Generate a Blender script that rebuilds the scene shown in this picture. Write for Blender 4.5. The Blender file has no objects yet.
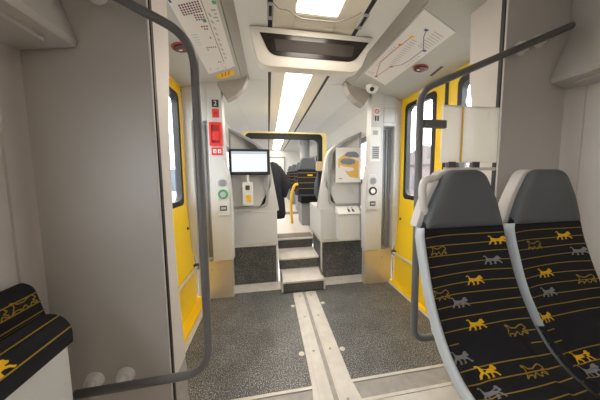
import bpy, bmesh, math, random
from mathutils import Vector, Matrix
random.seed(7)
C = bpy.context.scene
COL = C.collection
R = math.radians

# ---------------------------------------------------------------- materials
def mat(name, col, rough=0.5, metal=0.0, emit=None, es=0.0, noise=None, bump=None, trans=0.0, spec=0.5):
    m = bpy.data.materials.new(name); m.use_nodes = True
    nt = m.node_tree; b = nt.nodes['Principled BSDF']
    b.inputs['Base Color'].default_value = (*col, 1)
    b.inputs['Roughness'].default_value = rough
    b.inputs['Metallic'].default_value = metal
    b.inputs['Specular IOR Level'].default_value = spec
    if emit:
        b.inputs['Emission Color'].default_value = (*emit, 1)
        b.inputs['Emission Strength'].default_value = es
    tc = nt.nodes.new('ShaderNodeTexCoord')
    if noise:
        sc, amt = noise
        n = nt.nodes.new('ShaderNodeTexNoise'); n.inputs['Scale'].default_value = sc
        n.inputs['Detail'].default_value = 4
        nt.links.new(tc.outputs['Object'], n.inputs['Vector'])
        r = nt.nodes.new('ShaderNodeValToRGB')
        r.color_ramp.elements[0].position = .3; r.color_ramp.elements[1].position = .7
        r.color_ramp.elements[0].color = (*[max(0, c * (1 - amt)) for c in col], 1)
        r.color_ramp.elements[1].color = (*[min(1, c * (1 + amt)) for c in col], 1)
        nt.links.new(n.outputs['Fac'], r.inputs['Fac'])
        nt.links.new(r.outputs['Color'], b.inputs['Base Color'])
    if bump:
        sc, st = bump
        n2 = nt.nodes.new('ShaderNodeTexNoise'); n2.inputs['Scale'].default_value = sc
        nt.links.new(tc.outputs['Object'], n2.inputs['Vector'])
        bp = nt.nodes.new('ShaderNodeBump'); bp.inputs['Strength'].default_value = st
        bp.inputs['Distance'].default_value = .002
        nt.links.new(n2.outputs['Fac'], bp.inputs['Height'])
        nt.links.new(bp.outputs['Normal'], b.inputs['Normal'])
    return m

def speckle(name, base, spk, scale, lo, hi, rough):
    m = bpy.data.materials.new(name); m.use_nodes = True
    nt = m.node_tree; b = nt.nodes['Principled BSDF']; b.inputs['Roughness'].default_value = rough
    tc = nt.nodes.new('ShaderNodeTexCoord')
    n = nt.nodes.new('ShaderNodeTexNoise'); n.inputs['Scale'].default_value = scale; n.inputs['Detail'].default_value = 1
    nt.links.new(tc.outputs['Object'], n.inputs['Vector'])
    r = nt.nodes.new('ShaderNodeValToRGB')
    e = r.color_ramp.elements
    e[0].position = lo; e[0].color = (*base, 1); e[1].position = hi; e[1].color = (*spk, 1)
    nt.links.new(n.outputs['Fac'], r.inputs['Fac'])
    n2 = nt.nodes.new('ShaderNodeTexNoise'); n2.inputs['Scale'].default_value = 5; n2.inputs['Detail'].default_value = 5
    nt.links.new(tc.outputs['Object'], n2.inputs['Vector'])
    r2 = nt.nodes.new('ShaderNodeValToRGB'); r2.color_ramp.elements[0].position = .35; r2.color_ramp.elements[1].position = .7
    r2.color_ramp.elements[0].color = (.78, .78, .78, 1); r2.color_ramp.elements[1].color = (1.2, 1.2, 1.2, 1)
    nt.links.new(n2.outputs['Fac'], r2.inputs['Fac'])
    mx = nt.nodes.new('ShaderNodeMix'); mx.data_type = 'RGBA'; mx.blend_type = 'MULTIPLY'; mx.inputs['Factor'].default_value = 1
    nt.links.new(r.outputs['Color'], mx.inputs['A']); nt.links.new(r2.outputs['Color'], mx.inputs['B'])
    nt.links.new(mx.outputs['Result'], b.inputs['Base Color'])
    return m

def glass(name, tint=(.97, .98, .98), gloss=.08):
    m = bpy.data.materials.new(name); m.use_nodes = True
    nt = m.node_tree; nt.nodes.clear()
    o = nt.nodes.new('ShaderNodeOutputMaterial'); t = nt.nodes.new('ShaderNodeBsdfTransparent')
    t.inputs['Color'].default_value = (*tint, 1)
    g = nt.nodes.new('ShaderNodeBsdfGlossy'); g.inputs['Roughness'].default_value = .03
    mx = nt.nodes.new('ShaderNodeMixShader'); mx.inputs['Fac'].default_value = gloss
    nt.links.new(t.outputs[0], mx.inputs[1]); nt.links.new(g.outputs[0], mx.inputs[2])
    nt.links.new(mx.outputs[0], o.inputs['Surface'])
    return m

def film(name, col):
    m = bpy.data.materials.new(name); m.use_nodes = True
    nt = m.node_tree; nt.nodes.clear()
    o = nt.nodes.new('ShaderNodeOutputMaterial')
    d = nt.nodes.new('ShaderNodeBsdfDiffuse'); d.inputs['Color'].default_value = (*col, 1)
    t = nt.nodes.new('ShaderNodeBsdfTranslucent'); t.inputs['Color'].default_value = (*col, 1)
    tr = nt.nodes.new('ShaderNodeBsdfTransparent')
    m1 = nt.nodes.new('ShaderNodeMixShader'); m1.inputs['Fac'].default_value = .6
    m2 = nt.nodes.new('ShaderNodeMixShader'); m2.inputs['Fac'].default_value = .12
    nt.links.new(d.outputs[0], m1.inputs[1]); nt.links.new(t.outputs[0], m1.inputs[2])
    nt.links.new(m1.outputs[0], m2.inputs[1]); nt.links.new(tr.outputs[0], m2.inputs[2])
    nt.links.new(m2.outputs[0], o.inputs['Surface'])
    return m

def emitter(name, col, s):
    m = bpy.data.materials.new(name); m.use_nodes = True
    nt = m.node_tree; nt.nodes.clear()
    o = nt.nodes.new('ShaderNodeOutputMaterial'); e = nt.nodes.new('ShaderNodeEmission')
    e.inputs['Color'].default_value = (*col, 1); e.inputs['Strength'].default_value = s
    nt.links.new(e.outputs[0], o.inputs['Surface'])
    return m

M = dict(
    panel=mat('panel_grey', (.50, .47, .44), .42, noise=(3, .03)),
    pillar=mat('pillar_grey', (.61, .605, .59), .4),
    panel2=mat('screen_panel_grey', (.58, .57, .55), .4),
    wall=mat('wall_beige', (.60, .55, .51), .5, noise=(3, .03)),
    ceil=mat('ceiling_white', (.74, .74, .72), .45),
    ceilwarm=mat('ceiling_cream', (.82, .76, .66), .45),
    cove=mat('cove_grey', (.49, .49, .46), .5),
    band=mat('band_grey', (.36, .34, .31), .5),
    dark=mat('seal_black', (.012, .012, .013), .5),
    darkgrey=mat('dark_grey', (.06, .06, .065), .5),
    rail=mat('rail_paint', (.14, .138, .138), .38, noise=(40, .05)),
    yellow=mat('door_yellow', (.95, .63, .014), .35),
    steel=mat('brushed_steel', (.80, .73, .62), .34, 0.6, noise=(6, .06)),
    alu=mat('aluminium', (.66, .63, .58), .5, 0.25, noise=(12, .08)),
    aludark=mat('aluminium_worn', (.36, .34, .32), .5, .2, noise=(18, .12)),
    floor=speckle('floor_speckle', (.062, .062, .062), (.56, .56, .55), 165, .51, .72, .36),
    riser=speckle('riser_speckle', (.045, .045, .045), (.34, .34, .33), 190, .50, .76, .5),
    upper=mat('upper_floor', (.62, .58, .52), .35, noise=(9, .05)),
    brown=mat('floor_brown', (.17, .13, .10), .5, noise=(20, .1)),
    fabric=mat('seat_fabric', (.017, .017, .020), .85, bump=(900, .3), spec=.25),
    fyellow=mat('thread_yellow', (.80, .47, .015), .75, spec=.2),
    fgold=mat('thread_gold', (.33, .22, .035), .8, spec=.2),
    fgrey=mat('thread_grey', (.26, .26, .27), .8, spec=.2),
    head=mat('headrest_grey', (.098, .106, .112), .5),
    shell=mat('seat_shell', (.54, .58, .61), .38),
    shellw=mat('seat_shell_cream', (.66, .62, .58), .4),
    white=mat('white_plastic', (.80, .79, .76), .4),
    box=mat('display_cream', (.80, .76, .68), .4),
    screenb=mat('display_black', (.018, .013, .011), .25),
    matrix=mat('display_matrix', (.050, .040, .036), .7),
    paper=mat('paper', (.80, .77, .74), .55),
    ink=mat('ink_grey', (.42, .40, .40), .7),
    purple=mat('ink_purple', (.20, .07, .14), .7),
    green=mat('ink_green', (.10, .36, .18), .6),
    blue=mat('ink_blue', (.05, .10, .32), .6),
    orange=mat('ink_orange', (.80, .30, .05), .6),
    brick=mat('ink_red_brown', (.42, .10, .07), .6),
    red=mat('signal_red', (.72, .035, .03), .4),
    redd=mat('signal_red_dark', (.42, .015, .018), .4),
    sticker=mat('sticker_yellow', (.92, .55, .02), .5),
    black=mat('black_plastic', (.02, .02, .022), .4),
    maroon=mat('maroon_lens', (.10, .02, .018), .25),
    labelgrey=mat('label_grey', (.42, .43, .44), .5),
    tv=mat('tv_screen', (.05, .05, .05), .2, emit=(.92, .96, 1.0), es=.92),
    tvbar=mat('tv_bar', (.05, .05, .05), .2, emit=(.55, .62, .68), es=.9),
    ledgreen=mat('green_ring', (.05, .30, .12), .4),
    glass=glass('window_glass'),
    glass2=glass('screen_glass', (.95, .96, .96), .12),
    film=film('frosted_film', (.95, .94, .90)),
    light=emitter('light_diffuser', (1, .90, .77), 12.5),
    portal=mat('portal_yellow', (.80, .66, .28), .45),
    tan=mat('tan_block', (.55, .40, .24), .6),
    coat=mat('dark_cloth', (.022, .022, .028), .9),
    coat2=mat('slate_cloth', (.10, .12, .14), .9),
    saloon=mat('saloon_grey', (.30, .31, .32), .5),
    pink=mat('plaster_pink', (.15, .11, .105), .8, noise=(2, .06)),
    roof=mat('roof_tile', (.11, .085, .08), .8, noise=(3, .1)),
    plaster=mat('plaster_blue', (.10, .12, .145), .8, noise=(2, .08)),
    asphalt=mat('asphalt', (.30, .30, .30), .9, noise=(4, .1)),
    adbg=mat('ad_cream', (.80, .78, .74), .5),
    adsun=mat('ad_amber', (.78, .48, .12), .5),
    adcar=mat('ad_slate', (.20, .22, .26), .5),
)

# ---------------------------------------------------------------- mesh builder
WORLD_AT = {}
def name_key(o): return o.name
class MB:
    def __init__(s): s.v = []; s.f = []; s.m = []; s.mats = []
    def mi(s, m):
        m = M[m] if isinstance(m, str) else m
        if m not in s.mats: s.mats.append(m)
        return s.mats.index(m)
    def add(s, vs, fs, m):
        k = len(s.v); i = s.mi(m)
        s.v += [tuple(p) for p in vs]
        for f in fs: s.f.append(tuple(k + j for j in f)); s.m.append(i)
        return s
    def box(s, x0, x1, y0, y1, z0, z1, m):
        vs = [(x, y, z) for z in (z0, z1) for y in (y0, y1) for x in (x0, x1)]
        return s.add(vs, [(0, 2, 3, 1), (4, 5, 7, 6), (0, 1, 5, 4), (2, 6, 7, 3), (0, 4, 6, 2), (1, 3, 7, 5)], m)
    def prism(s, pts, fn, d0, d1, m):
        n = len(pts)
        vs = [fn(a, b, d0) for a, b in pts] + [fn(a, b, d1) for a, b in pts]
        fs = [tuple(range(n))[::-1], tuple(range(n, 2 * n))] + [(i, (i + 1) % n, n + (i + 1) % n, n + i) for i in range(n)]
        return s.add(vs, fs, m)
    def ring(s, po, pi, fn, d0, d1, m):
        n = len(po); vs = []
        for d in (d0, d1):
            vs += [fn(a, b, d) for a, b in po] + [fn(a, b, d) for a, b in pi]
        fs = []
        for i in range(n):
            j = (i + 1) % n
            fs += [(i, j, n + j, n + i), (2 * n + i, 3 * n + i, 3 * n + j, 2 * n + j),
                   (i, 2 * n + i, 2 * n + j, j), (n + i, n + j, 3 * n + j, 3 * n + i)]
        return s.add(vs, fs, m)
    def tube(s, pts, r, m, n=12, closed=False):
        pts = [Vector(p) for p in pts]; N = len(pts); vs = []; fs = []
        up = None
        for i, p in enumerate(pts):
            a = pts[(i - 1) % N] if (closed or i) else p
            b = pts[(i + 1) % N] if (closed or i < N - 1) else p
            t = (b - a).normalized()
            if up is None:
                up = t.orthogonal().normalized()
            up = (up - t * up.dot(t)).normalized(); w = t.cross(up)
            rr = r[i] if isinstance(r, (list, tuple)) else r
            vs += [p + (up * math.cos(k * 2 * math.pi / n) + w * math.sin(k * 2 * math.pi / n)) * rr for k in range(n)]
        for i in range(N if closed else N - 1):
            for k in range(n):
                k2 = (k + 1) % n; i2 = (i + 1) % N
                fs.append((i * n + k, i * n + k2, i2 * n + k2, i2 * n + k))
        if not closed:
            fs += [tuple(range(n))[::-1], tuple((N - 1) * n + k for k in range(n))]
        return s.add(vs, fs, m)
    def disc(s, c, ax, r, h, m, n=24, r2=None):
        c = Vector(c); ax = Vector(ax).normalized()
        return s.tube([c, c + ax * h], [r, r if r2 is None else r2], m, n)
    def grid(s, fn, us, vs_, m, flip=False):
        nu = len(us)
        pts = [fn(u, v) for v in vs_ for u in us]
        fs = []
        for j in range(len(vs_) - 1):
            for i in range(nu - 1):
                f = (j * nu + i, j * nu + i + 1, (j + 1) * nu + i + 1, (j + 1) * nu + i)
                fs.append(f[::-1] if flip else f)
        return s.add(pts, fs, m)
    def build(s, name, parent=None, bevel=0, seg=2, smooth=False, solid=0, origin=None):
        me = bpy.data.meshes.new(name)
        o = Vector(origin) if origin else Vector((0, 0, 0))
        me.from_pydata([Vector(p) - o for p in s.v], [], s.f)
        for m in s.mats: me.materials.append(m)
        for p, i in zip(me.polygons, s.m): p.material_index = i; p.use_smooth = smooth
        me.validate()
        bm = bmesh.new(); bm.from_mesh(me)
        bmesh.ops.recalc_face_normals(bm, faces=bm.faces); bm.to_mesh(me); bm.free()
        ob = bpy.data.objects.new(name, me); COL.objects.link(ob)
        ob.location = o; WORLD_AT[name_key(ob)] = o.copy()
        if parent is not None:
            ob.parent = parent
            ob.location = o - WORLD_AT.get(name_key(parent), parent.location)
        if solid:
            md = ob.modifiers.new('Solid', 'SOLIDIFY'); md.thickness = solid; md.offset = 0
        if bevel:
            md = ob.modifiers.new('Bevel', 'BEVEL'); md.width = bevel; md.segments = seg
            md.limit_method = 'ANGLE'; md.angle_limit = R(40)
        return ob

XZ = lambda a, b, d: (a, d, b)      # drawn in x,z, depth along y
YZ = lambda a, b, d: (d, a, b)      # drawn in y,z, depth along x
XY = lambda a, b, d: (a, b, d)

def rrect(a0, a1, b0, b1, r, n=6):
    out = []
    for ca, cb, s in ((a1 - r, b1 - r, 0), (a0 + r, b1 - r, 90), (a0 + r, b0 + r, 180), (a1 - r, b0 + r, 270)):
        for k in range(n + 1):
            t = R(s + 90 * k / n); out.append((ca + r * math.cos(t), cb + r * math.sin(t)))
    return out

def rpoly(pts, rad, n=6):
    out = []; N = len(pts)
    for i in range(N):
        p = Vector(pts[i]); a = Vector(pts[i - 1]) - p; b = Vector(pts[(i + 1) % N]) - p
        r = rad[i] if isinstance(rad, (list, tuple)) else rad
        if r <= 0:
            out.append(tuple(p)); continue
        ra = min(r, a.length * .49, b.length * .49)
        A = p + a.normalized() * ra; B = p + b.normalized() * ra
        for k in range(n + 1):
            t = k / n
            out.append(tuple(A * (1 - t) ** 2 + p * 2 * t * (1 - t) + B * t * t))
    return out

def fillet(pts, rad, n=8):
    P = [Vector(p) for p in pts]; out = [P[0]]
    for i in range(1, len(P) - 1):
        p = P[i]; a = P[i - 1] - p; b = P[i + 1] - p
        r = min(rad, a.length * .49, b.length * .49)
        A = p + a.normalized() * r; B = p + b.normalized() * r
        for k in range(n + 1):
            t = k / n; out.append(A * (1 - t) ** 2 + p * 2 * t * (1 - t) + B * t * t)
    out.append(P[-1]); return out

def tag(o, label, cat, group=None, kind=None):
    o['label'] = label; o['category'] = cat
    if group: o['group'] = group
    if kind: o['kind'] = kind
    return o
def struct(o):
    o['kind'] = 'structure'; return o
def empty(name, loc, label=None, cat=None, group=None):
    o = bpy.data.objects.new(name, None); COL.objects.link(o); o.location = loc; o.empty_display_size = .05
    if label: tag(o, label, cat, group)
    return o
def copy_tree(o, parent=None):
    c = o.copy(); COL.objects.link(c)
    if parent is not None: c.parent = parent
    for ch in list(o.children): copy_tree(ch, c)
    return c

CX = .335          # centre line of the car
def mx(x): return 2 * CX - x
WL, WR = -.80, 1.47

# ---------------------------------------------------------------- floor
b = MB(); b.box(-.605, 1.335, 1.235, 2.46, -.06, 0, 'floor'); struct(b.build('floor'))
b = MB(); b.box(WL - .1, WR + .1, -2.6, 1.105, -.06, 0, 'alu'); struct(b.build('floor'))
b = MB(); b.box(-.66, 1.335, 1.105, 1.235, -.06, -.002, 'aludark'); struct(b.build('floor'))
b = MB()
b.box(-.66, 1.335, 1.222, 1.242, -.03, .004, 'alu')
b.box(-.66, 1.335, 1.096, 1.116, -.03, .004, 'alu')
struct(b.build('trim_1', bevel=.002))
# centre channel cover
b = MB()
b.prism([(.205, 1.06), (.235, 1.02), (.46, 1.02), (.49, 1.06), (.468, 1.24), (.467, 2.335), (.226, 2.335), (.225, 1.24)], XY, -.02, .006, 'alu')
b.box(.252, .318, 1.03, 2.33, .006, .010, 'alu')
b.box(.366, .445, 1.03, 2.33, .006, .010, 'alu')
b.box(.328, .356, 1.03, 2.33, .0055, .0075, 'aludark')
for y in (1.12, 1.5, 1.9, 2.25):
    for x in (.285, .405): b.disc((x, y, .009), (0, 0, 1), .009, .003, 'aludark', 12)
struct(b.build('trim_2', bevel=.0015))
b = MB()
for x, y in ((.200, 1.5), (.493, 1.492), (.2, 2.1), (.493, 2.1)):
    b.disc((x, y, -.003), (0, 0, 1), .02, .005, 'alu', 20)
struct(b.build('trim_3'))
# side sills under the doors
for n, f in (('trim_4', lambda x: x), ('trim_5', mx)):
    b = MB()
    xs = sorted((1.335, 1.358) if f(1) > .5 else (-.605, -.642)); b.box(xs[0], xs[1], 1.10, 2.46, -.05, .006, 'alu')
    xs = sorted((1.358, 1.47) if f(1) > .5 else (-.645, -.80)); b.box(xs[0], xs[1], 1.10, 2.46, -.05, .012, 'yellow')
    struct(b.build(n, bevel=.003))
b = MB(); b.prism([(2.445, -.02), (2.445, .004), (2.60, .02), (2.60, -.02)], YZ, -.55, 1.22, 'alu')
struct(b.build('baseboard_rear'))
# upper saloon floor
b = MB(); b.box(WL - .05, WR + .05, 3.06, 9.2, .30, .40, 'upper')
b.box(.09, .585, 3.06, 3.30, .395, .4015, 'brown'); b.box(.0, .7, 4.9, 5.25, .395, .4015, 'brown')
struct(b.build('floor'))

# ---------------------------------------------------------------- walls
def side_wall(name, xi, xo, sgn):
    b = MB()
    x0, x1 = sorted((xi, xo))
    if sgn < 0:  # unseen opening, put in to light the opposite partition and seats
        b.box(x0, x1, -2.6, -1.4, 0, 2.35, 'wall'); b.box(x0, x1, .45, 1.0, 0, 2.35, 'wall')
        b.box(x0, x1, -1.4, .45, 0, 1.05, 'wall'); b.box(x0, x1, -1.4, .45, 1.60, 2.35, 'wall')
    else:
        b.box(x0, x1, -2.6, 1.0, 0, 2.35, 'wall')
    # saloon with window openings
    b.box(x0, x1, 2.44, 9.2, .2, 1.12, 'wall'); b.box(x0, x1, 2.44, 9.2, 1.80, 2.35, 'wall')
    for y0, y1 in ((2.44, 2.85), (4.15, 4.35), (5.65, 5.85), (7.15, 7.35), (8.65, 9.2)):
        b.box(x0, x1, y0, y1, 1.12, 1.80, 'wall')
    return struct(b.build(name))
side_wall('wall_left', WL, WL - .08, -1); side_wall('wall_right', WR, WR + .08, 1)
k = 1
for X in (WL - .04, WR + .04):
    for y0, y1, z0, z1 in ((2.85, 4.15, 1.12, 1.8), (4.35, 5.65, 1.12, 1.8), (5.85, 7.15, 1.12, 1.8), (7.35, 8.65, 1.12, 1.8), (-1.4, .45, 1.05, 1.60)):
        if z1 == 1.60 and X > 0: continue  # last window is unseen, added and sized for side light, one wall only
        b = MB(); b.ring(rrect(y0 - .02, y1 + .02, z0 - .02, z1 + .02, .05), rrect(y0 + .05, y1 - .05, z0 + .05, z1 - .05, .07), YZ, X - .045, X + .045, 'darkgrey')
        w = struct(b.build('window_%d' % k)); k += 1
        g = MB(); g.box(X - .004, X + .004, y0 + .01, y1 - .01, z0 + .01, z1 - .01, 'glass'); g.build('window_pane', w)
b = MB(); b.box(WL - .1, WR + .1, -2.68, -2.6, -.05, 2.35, 'wall'); struct(b.build('wall_rear'))
b = MB(); b.box(WL - .1, WR + .1, 9.2, 9.28, .2, 2.35, 'ceil'); struct(b.build('wall_end'))

# end partitions either side of the entrance, with the pillar that carries the door edge
def partition(name, f, x_in, x_out):
    a, c = sorted((x_in, x_out))
    b = MB(); b.box(a, c, .943, .955, 0.0, 2.16, 'panel')
    o = struct(b.build(name, bevel=.005, seg=3))
    return o
partition('wall_partition_left', None, -.402, -.80)
partition('wall_partition_right', None, 1.09, 1.47)
for nm, xi, xo in (('wall_pillar_left', -.412, -.775), ('wall_pillar_right', 1.098, 1.45)):
    prof = [(.962, .38), (.962, 2.13), (1.16, 2.13), (1.145, 1.75), (1.10, 1.45), (1.085, 1.05), (1.10, .7), (1.135, .38)]
    a, c = sorted((xi, xo))
    b = MB(); b.prism(prof, YZ, a, c, 'wall'); o = struct(b.build(nm, bevel=.006))
    b = MB(); a2, c2 = (a, c - .004) if xi < 0 else (a + .004, c)
    b.prism([(.963, 0), (.963, .378), (1.132, .378), (1.15, .30), (1.15, 0)], YZ, a2, c2, 'aludark')
    b.build('kick_plate', o)
    b = MB(); xq = -.402 if xi < 0 else 1.09; b.box(xq - .0025, xq + .0025, .9555, .972, .0, 2.12, 'dark'); xx = xi + (.004 if xi < 0 else -.004); b.box(min(xx, xx + (.002 if xi < 0 else -.002)), max(xx, xx + (.002 if xi < 0 else -.002)), .956, .961, .0, 2.1, 'dark'); 
    b.box(min(xi, xo) + .03, max(xi, xo) - .02, .954, .962, .0, 2.12, 'dark'); b.build('gap_seal', o)
# corner trims where partition meets the side walls
for n, x, s in (('trim_6', WL, 1), ('trim_7', WR, -1)):
    b = MB()
    b.prism([(x, .943), (x, .87), (x + s * .008, .87), (x + s * .010, .925), (x + s * .014, .943)], XY, 0.0, 1.68, 'wall')
    struct(b.build(n))

# ---------------------------------------------------------------- ceiling
XC = .312
b = MB()
def cprof(side, pts, y0, y1, m):
    P = [(XC + side * u, z) for u, z in pts]
    b.prism(P, XZ, y0, y1, m)
for s in (-1, 1):
    cprof(s, [(.128, 2.215), (.268, 2.195), (.268, 2.25), (.128, 2.25)], .96, 9.2, 'ceilwarm')
    cprof(s, [(.266, 2.1935), (.294, 2.1935), (.294, 2.25), (.266, 2.25)], .96, 9.2, 'dark')
    cprof(s, [(.292, 2.195), (.478, 2.2), (.478, 2.25), (.292, 2.25)], .96, 2.45, 'ceil')
    cprof(s, [(.478, 2.2), (.535, 2.152), (.535, 2.25), (.478, 2.25)], .96, 2.40, 'band')
    cprof(s, [(.540, 2.150), (1.155, 2.042), (1.155, 2.25), (.540, 2.25)], .96, 2.40, 'cove')
    # saloon ceiling
    cprof(s, [(.292, 2.195), (.70, 2.19), (.95, 2.08), (1.12, 1.86), (1.17, 1.84), (1.17, 2.25), (.292, 2.25)], 2.45, 9.2, 'ceil')
b.box(XC - .128, XC + .128, .96, 9.2, 2.225, 2.25, 'ceilwarm')
b.box(XC - .128, XC + .128, 1.46, 1.72, 2.205, 2.25, 'ceilwarm')
struct(b.build('ceiling'))
b = MB(); b.box(WL - .08, WR + .08, -2.68, .96, 2.16, 2.25, 'ceil'); struct(b.build('ceiling'))
b = MB(); b.box(WL - .1, WR + .1, -2.68, 9.28, 2.26, 2.36, 'cove'); struct(b.build('roof'))

# ceiling lights, long diffusers butted end to end, plus one added fill lamp
def ceiling_light(y0, y1, label, z=2.212, w=.126, x=XC):
    e = empty('ceiling_light', (x, (y0 + y1) / 2, z), label, 'ceiling light', 'ceiling lights along the car')
    d = MB(); d.box(x - w, x + w, y0 + .012, y1 - .012, z, z + .008, 'light'); d.build('diffuser', e)
    for a, c in ((y0, y0 + .01), (y1 - .01, y1)):
        f = MB(); f.box(x - w, x + w, a, c, z - .004, z + .01, 'ceilwarm'); f.build('end_frame', e)
ceiling_light(1.0, 1.46, 'bright warm ceiling light above the dangling cable, before the display box')
ceiling_light(1.75, 3.25, 'long warm ceiling light panel just behind the hanging display box')
ceiling_light(3.25, 4.75, 'second warm ceiling light panel behind the hanging display box')
ceiling_light(4.75, 6.5, 'third warm ceiling light panel behind the display box, above the saloon seats')
ceiling_light(6.5, 9.1, 'farthest warm ceiling light panel, at the end of the saloon')
ceiling_light(-2.2, -.4, 'added unseen fill light under the ceiling behind the viewer', z=2.148, w=.06)  # unseen fill lamp, added to brighten the seat faces turned to the viewer

# end gussets carrying the lowered ceiling down to the door pillars
for nm, f in (('trim_8', lambda x: x), ('trim_9', lambda x: 2 * XC - x)):
    P = [(.79, 2.22), (.80, 2.15), (.84, 2.07), (.91, 2.00), (.995, 1.955), (1.07, 2.08), (1.07, 2.2)]
    b = MB(); b.prism([(f(x), z) for x, z in P], XZ, 2.335, 2.45, 'band'); struct(b.build(nm, bevel=.008))

# ---------------------------------------------------------------- door pillars at the far side of the entrance
def far_pillar(nm, f):
    b = MB()
    P = [(1.035, .40), (1.03, .95), (1.045, 1.22), (1.072, 1.36), (1.085, 1.75), (1.09, 2.13), (1.225, 2.13), (1.225, .40)]
    b.prism([(f(x), z) for x, z in P], XZ, 2.35, 2.47, 'pillar')
    xs = sorted((f(1.225), f(1.365))); b.box(xs[0], xs[1], 2.35, 2.47, 1.76, 2.13, 'pillar')
    b.box(xs[0], xs[1], 2.452, 2.47, .40, 1.76, 'pillar')
    xs = sorted((f(1.365), f(1.44)))
    b.box(xs[0], xs[1], 2.365, 2.47, .9, 2.13, 'pillar')
    P = [(1.365, .40), (1.365, .9), (1.44, .9), (1.42, .5), (1.385, .40)]
    b.prism([(f(x), z) for x, z in P], XZ, 2.365, 2.47, 'pillar')
    xs = sorted((f(1.32), f(1.475))); b.box(xs[0], xs[1], 2.435, 2.47, .0, .96, 'band')
    o = struct(b.build(nm, bevel=.006))
    # recessed door-edge channel, with vertical ribs
    c = MB()
    for i in range(4):
        xs = sorted((f(1.235 + i * .033), f(1.250 + i * .033))); c.box(xs[0], xs[1], 2.43, 2.453, .42, 1.74, 'saloon')
    c.build('channel_strip', o)
    c = MB(); P = [(1.05, 0.0), (1.05, .395), (1.375, .395), (1.36, 0.0)]
    c.prism([(f(x), z) for x, z in P], XZ, 2.385, 2.47, 'steel'); c.disc((f(1.25), 2.39, .30), (0, -1, 0), .014, .008, 'alu'); c.build('kick_plate', o)
    return o
pr_ = far_pillar('wall_door_pillar_right', lambda x: x)
pl_ = far_pillar('wall_door_pillar_left', mx)
b = MB(); xs = (1.12, 1.36); b.ring(rrect(1.225, 1.36, 1.795, 1.95, .008), rrect(1.229, 1.356, 1.799, 1.946, .006), XZ, 2.348, 2.352, 'band'); b.build('service_flap', pr_)

# ---------------------------------------------------------------- sliding plug doors
def door(nm, f):
    root = struct(empty(nm, (f(1.45), 1.72, 0)))
    prof = [(1.402, 0.013), (1.401, .15), (1.402, .30), (1.414, .45), (1.434, .70), (1.446, .93), (1.45, 1.02), (1.45, 1.95), (1.45, 2.05)]
    wz0, wz1 = 1.0, 1.95
    for (y0, y1, w0, w1) in ((1.74, 2.385, 1.86, 2.28), (1.05, 1.70, 1.14, 1.585)):
        g = MB()
        ys = [y0, w0, w1, y1]
        for d in (0, .035):
            pts = [(f(x + d), y, z) for x, z in prof for y in ys]
            fs = []
            for j in range(len(prof) - 1):
                for i in range(3):
                    if i == 1 and prof[j][1] >= 1.0 and prof[j + 1][1] <= 1.96: continue
                    q = (j * 4 + i, j * 4 + i + 1, j * 4 + 5 + i, j * 4 + 4 + i); fs.append(q)
            g.add(pts, fs, 'yellow')
        n = len(prof) * 4
        for j in range(len(prof) - 1):
            for i in (0, 3):
                g.add([g.v[j * 4 + i], g.v[n + j * 4 + i], g.v[n + j * 4 + 4 + i], g.v[j * 4 + 4 + i]], [(0, 1, 2, 3)], 'yellow')
        leaf = g.build('door_leaf', root, origin=(f(1.45), (y0 + y1) / 2, 0))
        r = MB(); r.ring(rrect(w0 - .022, w1 + .022, .98, 1.972, .05), rrect(w0 + .022, w1 - .022, 1.026, 1.93, .06), YZ, f(1.444), f(1.492), 'dark')
        r.build('window_seal', leaf)
        p = MB(); p.box(*sorted((f(1.462), f(1.468))), w0 + .005, w1 - .005, 1.005, 1.945, 'glass')
        p.build('window_pane', leaf)
    s = MB()
    for a, c in ((1.70, 1.74), (2.385, 2.40), (1.035, 1.05)):
        pts = [(f(x - .004), y, z) for x, z in prof for y in (a, c)]
        s.add(pts, [(2 * j, 2 * j + 1, 2 * j + 3, 2 * j + 2) for j in range(len(prof) - 1)], 'dark')
        pts = [(f(x + .04), y, z) for x, z in prof for y in (a, c)]
        s.add(pts, [(2 * j, 2 * j + 1, 2 * j + 3, 2 * j + 2) for j in range(len(prof) - 1)], 'dark')
    s.build('rubber_seal', root)
    h = MB(); h.tube([(f(1.384), 1.08, .355), (f(1.384), 2.36, .355)], .016, 'steel'); 
    h.box(*sorted((f(1.372), f(1.415))), 2.345, 2.385, .33, .38, 'dark'); h.box(*sorted((f(1.372), f(1.415))), 1.06, 1.1, .33, .38, 'dark')
    h.build('guide_bar', root)
    h = MB(); h.disc((f(1.437), 2.32, .75), (-1 if f(1) > .5 else 1, 0, 0), .012, .01, 'dark'); h.build('lock_cap', root)
    t = MB(); t.box(*sorted((f(1.44), f(1.50))), 1.0, 2.44, 2.05, 2.12, 'yellow'); t.box(*sorted((f(1.455), f(1.52))), 1.0, 2.44, 2.04, 2.055, 'dark'); t.build('door_header', root)
    return root
d1 = door('door_1', mx)
d2 = door('door_2', lambda x: x)
b = MB()
for i in range(5): b.box(1.4375, 1.4395, 1.84 + i * .018, 1.853 + i * .018, 2.068, 2.088, 'white')
b.build('header_label', d2)

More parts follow.
